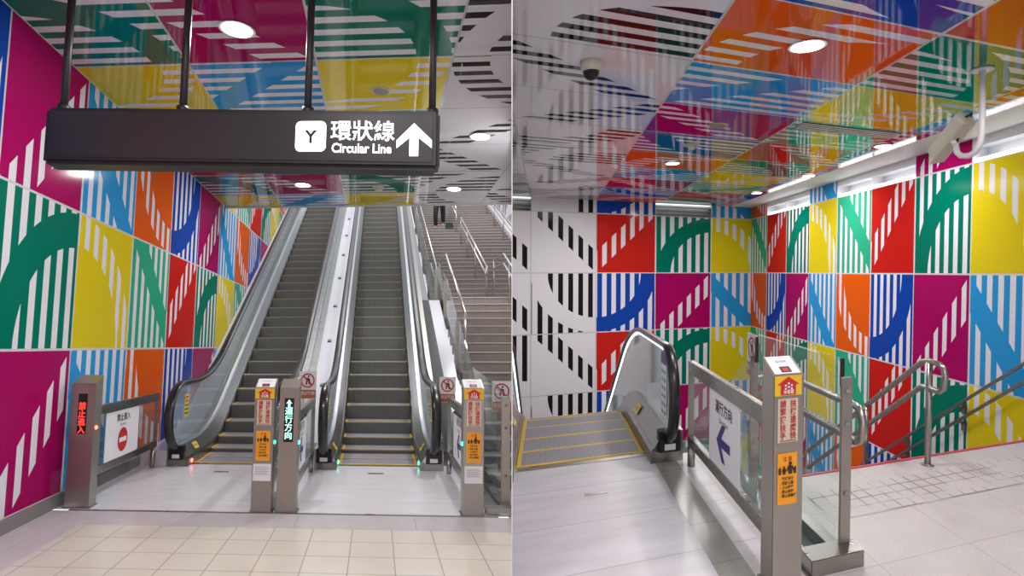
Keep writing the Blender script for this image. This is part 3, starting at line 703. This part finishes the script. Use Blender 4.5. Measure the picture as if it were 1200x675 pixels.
def totem(room, a0, a1, b0, dep, hf, hb, label, kind, glow=None, glow_side=0):
    t = thing('queue_post', label, 'post', room, (a0 + a1) / 2, b0, 0)
    m = MB(room); W = a1 - a0
    m.extr([(a0, b0, 0), (a0, b0 + dep, 0), (a0, b0 + dep, hb), (a0, b0, hf)], (W, 0, 0), POST)
    m.build('housing', t, bevel=.004)
    m = MB(room); m.box(a0 - .015, a1 + .015, b0 - .01, b0 + dep + .01, 0, .008, DSTEEL); m.build('base_plate', t)
    T = room.T.normalized(); U = room.U; k = W / .19
    O = lambda x, z, d=.003: room.P(a0 + x, b0 - d, z)
    if kind == 'notice':
        # sloped white top with a small card
        m = MB(room); sl = room.V(0, dep, hb - hf); n_ = T.cross(sl).normalized()
        o_ = room.P(a0, b0, hf) + n_ * .002
        m.polyw([o_ + T * x * k + sl * y for x, y in ((.008, .04), (.182, .04), (.182, .96), (.008, .96))], PAPER)
        m.polyw([o_ + n_ * .001 + T * x * k + sl * y for x, y in ((.06, .10), (.13, .10), (.13, .40), (.06, .40))], BLACKI)
        m.polyw([o_ + n_ * .002 + T * x * k + sl * y for x, y in ((.075, .15), (.115, .15), (.115, .32), (.075, .32))], REDI)
        m.text('電扶梯', o_ + n_ * .001 + T * .095 * k + sl * .62, T, sl.normalized(), .026 * k, GREYI); m.build('top_card', t, weld=False)
        # arrow sticker
        m = MB(room); z1 = hf - .005; z0 = z1 - .10
        m.flat(O(.004, 0), T, U, [(0, z0), (W - .008, z0), (W - .008, z1), (0, z1)], GOLD, -.001)
        c = W / 2
        m.polyw([O(0, 0, .006) + T * x + U * z for x, z in ((c, z1 - .004), (c + .075 * k, z0 + .055), (c + .05 * k, z0 + .055), (c + .05 * k, z0 + .005), (c - .05 * k, z0 + .005), (c - .05 * k, z0 + .055), (c - .075 * k, z0 + .055))], REDI)
        for dx, dz in ((0, .062), (-.02, .052), (.02, .052), (-.02, .036), (.02, .036), (0, .044)):
            m.polyw([O(0, 0, .008) + T * (c + dx * k + x) + U * (z0 + dz + y) for x, y in ((-.006, -.004), (.006, -.004), (.006, .005), (-.006, .005))], PAPER)
        m.text('停看聽', O(0, 0, .008) + T * c + U * (z0 + .012), T, U, .024 * k, PAPER, .01); m.build('arrow_sticker', t, weld=False)
        # slogan plate
        m = MB(room); y1 = z0 - .015; y0 = y1 - .22 * (hf / 1.09)
        m.flat(O(0, 0), T, U, [(c - .068 * k, y0), (c + .068 * k, y0), (c + .068 * k, y1), (c - .068 * k, y1)], CREAMP, -.0015)
        gs = (y1 - y0 - .02) / 5
        for col_, xx in (('扶梯速度快', .034), ('請緊握扶手', -.034)):
            for q, ch in enumerate(col_): m.text(ch, O(0, 0, .007) + T * (c + xx * k) + U * (y1 - .006 - gs * (q + .85)), T, U, gs * 1.0, REDI, .018)
        m.polyw([O(0, 0, .007) + T * x + U * z for x, z in ((c - .055 * k, y0 + .007), (c + .055 * k, y0 + .007), (c + .055 * k, y0 + .011), (c - .055 * k, y0 + .011))], REDI)
        m.build('slogan_plate', t, weld=False)
        # caution sticker
        m = MB(room); v1 = y0 - .055; v0 = v1 - .26 * (hf / 1.09)
        m.flat(O(0, 0), T, U, [(c - .066 * k, v0), (c + .066 * k, v0), (c + .066 * k, v1), (c - .066 * k, v1)], ORANGE, -.0015)
        m.text('注 意', O(0, 0, .007) + T * c + U * (v1 - .038), T, U, .026, REDI, .012)
        H = v1 - v0
        def fig(x, y, s):
            n = 12; m.polyw([O(0, 0, .007) + T * (c + x + s * .16 * math.cos(2 * PI * q / n)) + U * (y + s * (.86 + .14 * math.sin(2 * PI * q / n))) for q in range(n)], BLACKI)
            m.polyw([O(0, 0, .007) + T * (c + x + s * px) + U * (y + s * py) for px, py in ((-.2, .7), (-.4, .3), (-.3, .25), (-.16, .45), (-.2, 0), (-.03, 0), (0, .3), (.03, 0), (.2, 0), (.16, .45), (.3, .25), (.4, .3), (.2, .7))], BLACKI)
        fig(.018, v1 - .105, .062); fig(-.022, v1 - .105, .042)
        for x in (-.05, .048): m.polyw([O(0, 0, .007) + T * (c + x + px) + U * (v1 - .105 + py) for px, py in ((-.007, 0), (.007, 0), (.007, .038), (-.007, .030))], BLACKI)
        for q, tx in enumerate(('緊握扶手', '照顧孩童', '小心腳步', '禁止奔跑', '禁止倚靠梯')):
            zz = v1 - .134 - q * (H - .15) / 5
            m.text(str(q + 1), O(0, 0, .007) + T * (c - .052 * k) + U * zz, T, U, .015, REDI, .0, 'LEFT')
            m.text(tx, O(0, 0, .007) + T * (c - .036 * k) + U * zz, T, U, .0185, BLACKI, .02, 'LEFT')
        m.build('caution_sticker', t, weld=False)
        if room is LR:
            m = MB(room); m.flat(O(0, 0), T, U, [(.012, .30), (W - .012, .30), (W - .012, .46), (.012, .46)], PAPER, -.0015)
            for q in range(6): m.polyw([O(0, 0, .006) + T * x + U * z for x, z in ((.03, .36 + q * .014), (W - .03 - .02 * (q % 2), .36 + q * .014), (W - .03 - .02 * (q % 2), .364 + q * .014), (.03, .364 + q * .014))], GREYI)
            m.build('paper_notice', t, weld=False)
    else:
        m = MB(room); z1 = hf - .10; z0 = z1 - (.40 if kind == 'red' else .42); c = W / 2
        m.flat(O(0, 0), T, U, [(c - .047, z0), (c + .047, z0), (c + .047, z1), (c - .047, z1)], BLACK, -.002)
        mt = LEDR if kind == 'red' else LEDG; tx = '禁止進入' if kind == 'red' else '運行方向'
        m2 = m
        for q, ch in enumerate(tx): m2.text(ch, O(0, 0, .007) + T * c + U * (z1 - .075 - .078 * (q + 1)), T, U, .080, mt, .002)
        if kind != 'red':
            m.polyw([O(0, 0, .007) + T * (c + x) + U * (z1 - .075 + y) for x, y in ((0, .06), (.03, .02), (.01, .03), (.01, -.01), (-.01, -.01), (-.01, .03), (-.03, .02))], mt)
        m.build('led_display', t, weld=False)
    if glow:
        m = MB(room); s_ = glow_side
        m.disc((a0 if s_ < 0 else a1, b0 + .05, .78 if glow is GLOWR else .66), .02, .015, 0, .012, glow, 14, ax=room.T * s_); m.build('sensor_light', t)
    return t
totem(LR, -3.095, -2.84, 5.88, .16, 1.22, 1.30, 'steel post with a red LED display by the magenta wall', 'red', GLOWR, 1)
totem(LR, -1.187, -.985, 5.83, .16, 1.19, 1.27, 'steel post with red slogan and orange caution stickers, left of the middle pair', 'notice', GLOWG, 1)
totem(LR, -.935, -.742, 5.83, .16, 1.19, 1.27, 'steel post with a green LED arrow display, right of the middle pair', 'green', GLOWG, 1)
totem(LR, .872, 1.068, 5.84, .16, 1.19, 1.27, 'steel post with slogan and caution stickers right of the centre escalator', 'notice', GLOWG, -1)
totem(RR, 1.152, 1.333, 2.50, .16, 1.085, 1.155, 'large steel post with slogan and orange caution stickers beside the down escalator', 'notice')

def ban_sign(room, a, b, c, along, label, s=1.0):
    """white plate with a red crossed ring above an orange caption bar"""
    t = thing('prohibition_sign', label, 'sign', room, a, b, c)
    ex = (room.T if along == 'T' else -room.L).normalized(); U = room.U; O = room.P(a, b, c)
    nz = ex.cross(U).normalized()
    m = MB(room); m.flat(O, ex, U, [(-.13 * s, 0), (.13 * s, 0), (.13 * s, .40 * s), (-.13 * s, .40 * s)], PAPER, .003); m.build('plate', t)
    m = MB(room); n = 28; cc = .265 * s
    ring = [(math.cos(2 * PI * q / n), math.sin(2 * PI * q / n)) for q in range(n)]
    OO = O + nz * .006
    for q in range(n):
        (x0, y0), (x1, y1) = ring[q], ring[(q + 1) % n]
        m.polyw([OO + ex * x * s + U * (cc + y * s) for x, y in ((x0 * .085, y0 * .085), (x1 * .085, y1 * .085), (x1 * .105, y1 * .105), (x0 * .105, y0 * .105))], REDI)
    m.polyw([OO + ex * x * s + U * (cc + y * s) for x, y in ((-.07, .055), (-.055, .07), (.07, -.055), (.055, -.07))], REDI)
    OO2 = O + nz * .005
    for pts in (((-.03, -.06), (-.01, -.06), (0, 0), (.02, -.06), (.045, -.06), (.03, .03), (-.02, .04)), ((.0, .045), (.025, .045), (.025, .07), (.0, .07))):
        m.polyw([OO2 + ex * x * s + U * (cc + y * s) for x, y in pts], BLACKI)
    m.build('pictogram', t, weld=False)
    m = MB(room); m.polyw([O + nz * .005 + ex * x * s + U * y * s for x, y in ((-.125, .005), (.125, .005), (.125, .13), (-.125, .13))], mat('rust_caption', (.55, .16, .06), .5))
    m.text('禁止攀爬', O + nz * .006 + U * .06 * s, ex, U, .055 * s, PAPER, .01); m.build('caption_bar', t, weld=False)
ban_sign(LR, 1.34 + .12, 6.9, .86, 'T', 'round red prohibition sign on the glass right of the slogan post', .85)
ban_sign(LR, .95, 7.78, .88, 'T', 'round red prohibition sign at the right newel of the centre escalator', .8)
ban_sign(LR, -.90, 7.93, .9, 'T', 'round red prohibition sign at the left newel of the centre escalator', .9)
ban_sign(RR, 1.76, 4.3, .72, 'L', 'round red prohibition sign on the glass behind the large slogan post', .9)

# ------------------------------------------------------------------ right hall: glass guard, rails, stair
t = thing('glass_guard', 'clear glass guard with steel flat posts between the down escalator and the stair', 'glass railing', RR, 1.70, 2.6, 0)
blade(RR, t, 1.665, 2.64, .09, 1.015, w=.075, d=.02)
blade(RR, t, 1.665, 4.1, -.05, .93, w=.075, d=.02)
m = MB(RR); m.extr([(1.70, 2.72, -.02), (1.70, 4.02, -.02), (1.70, 4.02, 1.11), (1.70, 2.72, 1.11)], (.012, 0, 0), GLASS); m.build('glass_pane', t)
m = MB(RR); m.extr([(1.70, 4.16, -.3), (1.70, 8.5, -3.0), (1.70, 8.5, -1.6), (1.70, 4.16, .95)], (.012, 0, 0), GLASS); m.build('glass_pane', t)
m = MB(RR); m.box(1.695, 1.72, 2.70, 2.715, .95, 1.11, BLACK); m.build('rubber_seal', t)
m = MB(RR); m.box(1.695, 1.72, 4.06, 4.08, .88, 1.08, BLACK); m.build('rubber_seal', t)
m = MB(RR); m.box(1.415, 1.768, 2.53, 2.69, -.02, .09, STEEL); m.build('base_box', t, bevel=.004)
m = MB(RR)
for b_, z_ in ((2.69, .84), (2.69, .62), (4.12, .75)): m.tube([(1.72, b_, z_), (1.80, b_, z_)], .016, BRIGHT, n=10, side=RR.U)
m.build('rail_bracket', t)
rz = (.835, .635)
path = [(1.8, 3.8, rz[0]), (1.8, 2.68, rz[0])] + [(1.8, 2.68 - .06 * math.sin(q * PI / 10), (rz[0] + rz[1]) / 2 + (rz[0] - rz[1]) / 2 * math.cos(q * PI / 10)) for q in range(1, 10)] + [(1.8, 2.68, rz[1]), (1.8, 3.8, rz[1])]
down = lambda b, z: (1.8, b, z - .62 * (b - 3.8))
handrail(RR, 'looped steel handrail on the stair side of the glass guard', [path, [down(3.8, rz[0]), down(8, rz[0])], [down(3.8, rz[1]), down(8, rz[1])]], [], r=.022)
def zm(b): return .85 - .655 * (b - 3.75)
A3 = 3.22
top = [(A3, 8.4, zm(8.4)), (A3, 3.76, .845), (A3, 3.68, .865), (A3, 3.54, .855), (A3, 3.49, .83), (A3, 3.475, .76), (A3, 3.49, .67), (A3, 3.54, .635), (A3, 3.68, .64), (A3, 3.76, .64), (A3, 8.4, zm(8.4) - .2)]
handrail(RR, 'looped double handrail in the middle of the stair top', [top], [(A3, 3.67, 0, .86), (A3, 4.62, zm(4.62) - .86, zm(4.62)), (A3, 5.9, zm(5.9) - .86, zm(5.9))], r=.023, pr=.024)
def zw(b): return .511 - .665 * (b - 4.87)
handrail(RR, 'double handrail fixed to the striped wall above the stair', [[(5.8, 3.2, .9 + .45), (5.8, 3.9, zw(4.2) + .19), (5.8, 9.0, zw(9.0))], [(5.8, 3.2, 1.1), (5.8, 3.9, zw(4.2) - .03), (5.8, 9.0, zw(9.0) - .23)]], [], r=.022, brackets=((5.8, 5.95, zw(5.95)), (5.8, 5.95, zw(5.95) - .23), (5.8, 7.2, zw(7.2)), (5.8, 7.2, zw(7.2) - .23)))
t = thing('staircase', 'granite stair going down beside the striped wall', 'staircase', RR, 3.8, 3.9, -4)
for i in range(16):
    m = MB(RR); y = 3.87 + .28 * i; z = -.175 * (i + 1); m.box(1.76, 5.84, y, y + .3, z - .22, z, STEPG); m.box(1.76, 5.84, y + .24, y + .30, z - .01, z + .002, NOSE); m.build('step', t)
m = MB(RR); m.extr([(5.86, 3.2, -.05), (5.86, 8.4, -3.1), (5.86, 8.4, -2.72), (5.86, 4.2, .05), (5.86, 3.2, .12)], (.03, 0, 0), SKIRT); m.build('stringer', t)
# side of the down escalator pit
m = MB(RR); m.sweep([(1.20, -3.0), (1.20, .1), (1.26, .1), (1.26, -3.0)], bs3[1:], prof3, WHT); m.build('wall_pit', kind='structure')

# ------------------------------------------------------------------ hanging sign
b = 4.3
t = thing('hanging_sign', 'long black overhead sign with white lettering and an up arrow', 'sign', LR, -1.1, b, 3.0)
# follows the hall's cross axis, dropping slightly to the right as hung
def sg(a, dz, db=0): return (a, b + db, 3.0 + dz - .035 * (a + 2.63))
m = MB(LR); c0, c1 = -2.64, .452; hh = .45
sec = []
q = [sg(c0, 0), sg(c1, 0), sg(c1, 0, .22), sg(c0, 0, .22), sg(c0, hh), sg(c1, hh), sg(c1, hh, .22), sg(c0, hh, .22)]
m.hexa(q, CHAR); m.build('sign_box', t, bevel=.03)
Ts = (LR.P(*sg(c1, 0)) - LR.P(*sg(c0, 0))).normalized(); U = LR.U
O = LR.P(*sg(c0, 0, -.006)); Wd = (LR.P(*sg(c1, 0)) - LR.P(*sg(c0, 0))).length
m = MB(LR); m.polyw([O + Ts * x + U * y for x, y in ((.05, .05), (Wd - .06, .05), (Wd - .06, hh - .04), (.05, hh - .04))], mat('sign_face', (.030, .027, .033), .4)); m.build('face_panel', t, weld=False)
k_ = Wd / 463.0                                        # metres per photo pixel along the sign
O2 = O - LR.L.normalized() * .004
def SX(px, py): return O2 + Ts * ((px - 52) * k_) + U * (.437 - (py - 124 - (px - 52) * .0175) * k_ * 1.0)
m = MB(LR)
cx_, cy_ = 368.5, 160
pts = []
for sx_, sy_, a0 in ((1, -1, -90), (1, 1, 0), (-1, 1, 90), (-1, -1, 180)):
    for q in range(0, 91, 15):
        a_ = math.radians(a0 + q); pts.append((cx_ + sx_ * 11.5 + 6 * math.cos(a_), cy_ + sy_ * 11.5 + 6 * math.sin(a_)))
m.polyw([SX(*p) for p in pts][::-1], SIGNW); m.build('line_badge', t, weld=False)
m = MB(LR); m.text('Y', SX(368.5, 167.5) - LR.L.normalized() * .004, Ts, U, 20.5 * k_, BLACKI, .03); m.build('badge_letter', t, weld=False)
m = MB(LR); m.text('環狀線', SX(427.5, 163), Ts, U, 24.5 * k_, SIGNW, .012, sx=1.0); m.text('Circular Line', SX(426.5, 179), Ts, U, 15 * k_, SIGNW, .022, sx=.86); m.build('lettering', t, weld=False)
m = MB(LR); m.polyw([SX(x, y) for x, y in ((485.5, 145.5), (505.5, 165), (505.5, 174), (490.5, 162), (490.5, 183), (480.5, 183), (480.5, 162), (466, 174), (466, 165))][::-1], SIGNW); m.build('arrow', t, weld=False)
for a in (-2.55, -1.57, -.57, .40):
    m = MB(LR); m.tube([sg(a, hh, .11), (a, b + .11, HL)], .028, CHAR, n=14); m.disc(sg(a, hh, .11), .045, .045, 0, .05, CHAR, 16); m.build('hanging_rod', t)

# ------------------------------------------------------------------ ceiling fittings
def downlight(room, a, b, H, label, power=18, r=.12, real=True):
    t = thing('downlight', label, 'downlight', room, a, b, H, group='round ceiling downlights')
    m = MB(room); m.disc((a, b, H), r * 1.25, r * 1.12, -.012, -.004, WHT); m.build('trim_ring', t)
    m = MB(room); m.disc((a, b, H), r, r, -.018, -.006, LAMPM); m.build('diffuser', t)
    lamp(room, a, b, H - .03, power, r * 1.6)
DL = 'round white downlight '
downlight(LR, -1.336, 5.06, HL, DL + 'in the magenta ceiling panel above the left end of the sign', 40, .125)
downlight(LR, 1.396, 8.0, HL, DL + 'in the black and white ceiling right of the sign', 40)
downlight(LR, -1.38, 10.3, HL, DL + 'in the magenta ceiling above the left escalator', 40)
downlight(LR, 1.39, 10.73, HL, DL + 'in the black and white ceiling above the stairs', 40)
downlight(RR, 2.11, 3.98, HR, DL + 'large in the orange ceiling panel', 30, .115)
downlight(RR, 4.9, 6.7, HR, DL + 'beside the security camera over the right wall', 30, .10)
downlight(RR, 5.0, 9.3, HR, DL + 'farther along the right wall before the blue block', 30, .10)
downlight(RR, 2.13, 9.1, HR, DL + 'above the down escalator', 30, .10)
downlight(RR, 4.9, 11.8, HR, DL + 'small and far by the corner of the striped walls', 30, .10)
t = thing('ceiling_speaker', 'round grey ceiling speaker in the yellow ceiling panel above the sign', 'speaker', LR, .0, 6.45, HL)
m = MB(LR); m.disc((0, 6.45, HL), .105, .105, -.012, -.002, WHT); m.build('trim_ring', t)
m = MB(LR); m.disc((0, 6.45, HL), .088, .088, -.018, -.008, mat('speaker_grille', (.32, .31, .28), .8)); m.build('grille', t)
t = thing('smoke_detector', 'white smoke detector on the green ceiling above the centre escalator', 'smoke detector', LR, -.01, 10.55, HL)
m = MB(LR); m.disc((-.01, 10.55, HL), .10, .10, -.03, 0, CREAM); m.build('base', t)
m = MB(LR); m.disc((-.01, 10.55, HL), .045, .075, -.08, -.03, CREAM); m.build('sensor_head', t)
for a, b_, lab in ((2.14, 6.55, 'round louvred ceiling diffuser in the magenta panel'), (2.10, 7.7, 'cream smoke detector on the ceiling beyond the louvred diffuser')):
    t = thing('smoke_detector' if 'smoke' in lab else 'ceiling_diffuser', lab, 'smoke detector' if 'smoke' in lab else 'vent', RR, a, b_, HR)
    m = MB(RR); m.disc((a, b_, HR), .12, .12, -.012, 0, CREAM); m.build('base', t)
    if 'smoke' in lab: m = MB(RR); m.disc((a, b_, HR), .04, .065, -.07, -.012, CREAM); m.build('sensor_head', t)
    else:
        m = MB(RR)
        for q in range(-3, 4):
            w_ = math.sqrt(max(0, .105 ** 2 - (q * .03) ** 2)); m.box(a + q * .03 - .006, a + q * .03 + .006, b_ - w_, b_ + w_, HR - .02, HR - .011, DSTEEL)
        m.build('louvre', t)
t = thing('slot_vent', 'long black and white slot vent in the green ceiling panel', 'vent', RR, 3.9, 6.2, HR)
m = MB(RR); m.box(3.15, 4.70, 6.02, 6.32, HR - .006, HR, BLACK); m.build('backing', t)
for q in range(4):
    m = MB(RR); m.box(3.15, 4.70, 6.03 + q * .075, 6.06 + q * .075, HR - .012, HR - .005, WHT); m.build('slat', t)
t = thing('dome_camera', 'small dome security camera on the black and white ceiling', 'security camera', RR, .39, 5.0, HR)
m = MB(RR); m.disc((.39, 5.0, HR), .085, .095, -.085, 0, CREAM); m.build('housing', t)
m = MB(RR)
for q in range(5):
    r0, r1 = .068 * math.cos(q * PI / 10), .068 * math.cos((q + 1) * PI / 10)
    m.disc((.39, 5.0, HR - .085), r0, r1 + .001, -.075 * math.sin(q * PI / 10), -.075 * math.sin((q + 1) * PI / 10), BLACK)
m.build('dark_dome', t)
t = thing('security_camera', 'cream box security camera hanging from a white J-shaped ceiling arm', 'security camera', RR, 3.95, 3.86, HR)
arm = [(3.95, 3.85, HR), (3.95, 3.84, 2.83), (3.95, 3.86, 2.74), (3.95, 3.92, 2.675), (3.95, 4.0, 2.655), (3.95, 4.10, 2.675), (3.95, 4.16, 2.72), (3.95, 4.18, 2.80)]
m = MB(RR); m.tube(arm, .026, WHT, n=12); m.disc((3.95, 3.85, HR), .085, .085, -.015, 0, WHT); m.build('ceiling_arm', t)
m = MB(RR)
p0 = RR.P(3.95, 4.47, 2.76); p1 = RR.P(3.95, 4.06, 3.02)
ax = (p1 - p0).normalized(); sx_ = RR.T.cross(ax).normalized(); ty = ax.cross(sx_).normalized()
def cambox(x0, x1, y0, y1, l0, l1): return [p0 + ty * x + sx_ * y + ax * l for l in (l0, l1) for x, y in ((x0, y0), (x1, y0), (x1, y1), (x0, y1))]
Lc = (p1 - p0).length
m.hexa(cambox(-.066, .066, -.06, .06, 0, Lc), CREAM, world=True); m.build('body', t, bevel=.008)
m = MB(RR); m.hexa(cambox(-.08, .08, .06, .073, -.05, Lc + .01), CREAM, world=True); m.build('sun_shield', t, bevel=.004)
m = MB(RR); m.hexa(cambox(-.042, .042, -.042, .042, -.008, .002), BLACK, world=True); m.build('lens_window', t)
m = MB(RR); pm_ = p0.lerp(p1, .45); q_ = RR.P(3.95, 4.18, 2.80)
m.tube([q_, pm_ - sx_ * .055], .022, WHT, n=10, world=True); m.build('bracket', t)
m = MB(RR); e_ = p1 + ax * .005
m.tube([e_, e_ + ax * .03 + ty * .04, e_ + ty * .09 - ax * .06, e_ + ty * .07 - ax * .18, q_ + Vector((.01, 0, .01))], .010, BLACK, n=8, world=True); m.build('cable', t)

# ------------------------------------------------------------------ person on the upper stairs
def skinmesh(name, room, joints, edges, mt, parent, org, lvl=2):
    me = bpy.data.meshes.new(name); me.from_pydata([Vector(p) for p, r in joints], edges, []); me.materials.append(mt)
    o = bpy.data.objects.new(name, me); COL.objects.link(o)
    md = o.modifiers.new('s', 'SKIN'); sv = me.skin_vertices[0].data
    for v, (p, r) in zip(sv, joints): v.radius = (r, r)
    sv[0].use_root = True
    o.modifiers.new('d', 'SUBSURF').levels = lvl; o.modifiers['d'].render_levels = lvl
    o.parent = parent
    for p in me.polygons: p.use_smooth = True
    return o
ba, bb_ = 2.12, 20.1
zf = zs(bb_)
t = thing('person', 'person in black trousers and green top walking on the upper stairs', 'person', LR, ba, bb_, zf)
J = [((0, 0, .95), .13), ((0, 0, 1.15), .12), ((0, .02, 1.38), .14), ((0, .03, 1.52), .055), ((0, .05, 1.60), .075), ((0, .05, 1.70), .085),
     ((-.10, 0, .88), .085), ((-.12, -.10, .50), .06), ((-.13, .02, .10), .042), ((-.13, -.10, .05), .035),
     ((.10, 0, .88), .085), ((.11, .10, .52), .06), ((.10, .22, .20), .042), ((.10, .12, .15), .035),
     ((-.20, .02, 1.40), .055), ((-.26, 0, 1.12), .04), ((-.24, -.12, .90), .03), ((-.24, -.18, .82), .03),
     ((.20, .02, 1.40), .055), ((.27, 0, 1.14), .04), ((.30, -.16, .98), .03), ((.30, -.22, .92), .03)]
Ed = [(0, 1), (1, 2), (2, 3), (3, 4), (4, 5), (0, 6), (6, 7), (7, 8), (8, 9), (0, 10), (10, 11), (11, 12), (12, 13), (2, 14), (14, 15), (15, 16), (16, 17), (2, 18), (18, 19), (19, 20), (20, 21)]
skinmesh('body', LR, J, Ed, SKIN, t, None)
skinmesh('trousers', LR, [((0, 0, .98), .145), ((-.10, 0, .86), .105), ((-.12, -.10, .50), .085), ((-.13, .02, .10), .065), ((.10, 0, .86), .105), ((.11, .10, .52), .085), ((.10, .20, .24), .065)], [(0, 1), (1, 2), (2, 3), (0, 4), (4, 5), (5, 6)], CLOTH, t, None)
skinmesh('green_top', LR, [((0, 0, .98), .15), ((0, 0, 1.18), .14), ((0, .02, 1.40), .16), ((-.20, .02, 1.40), .075), ((-.26, 0, 1.14), .055), ((.20, .02, 1.40), .075), ((.27, 0, 1.16), .055)], [(0, 1), (1, 2), (2, 3), (3, 4), (2, 5), (5, 6)], GCLOTH, t, None)
skinmesh('hair', LR, [((0, .07, 1.74), .085), ((0, .09, 1.66), .07)], [(0, 1)], HAIR, t, None)
m = MB(None); m.r = None
t2 = bpy.data.objects.new('broom', None); COL.objects.link(t2); pb = LR.P(ba + .30, bb_ - .35, zf); t2.location = pb; t2['_o'] = list(pb)
flag(t2, 'long-handled broom with a dark green head held by the person on the stairs', 'broom')
m = MB(LR); m.tube([pb + Vector((0, 0, .12)), pb + Vector((-.02, .12, 1.25))], .014, GREYI, n=8, world=True); m.build('broom_handle', t2)
m = MB(LR); m.hexa([pb + Vector(p) for p in ((-.14, -.03, 0), (.14, -.03, 0), (.14, .05, 0), (-.14, .05, 0), (-.10, -.02, .14), (.10, -.02, .14), (.10, .03, .14), (-.10, .03, .14))], mat('dark_green_bristle', (.01, .06, .03), .9), world=True); m.build('broom_head', t2)

for o in list(bpy.data.objects):
    for k in ('_o', '_lvl'):
        if k in o: del o[k]
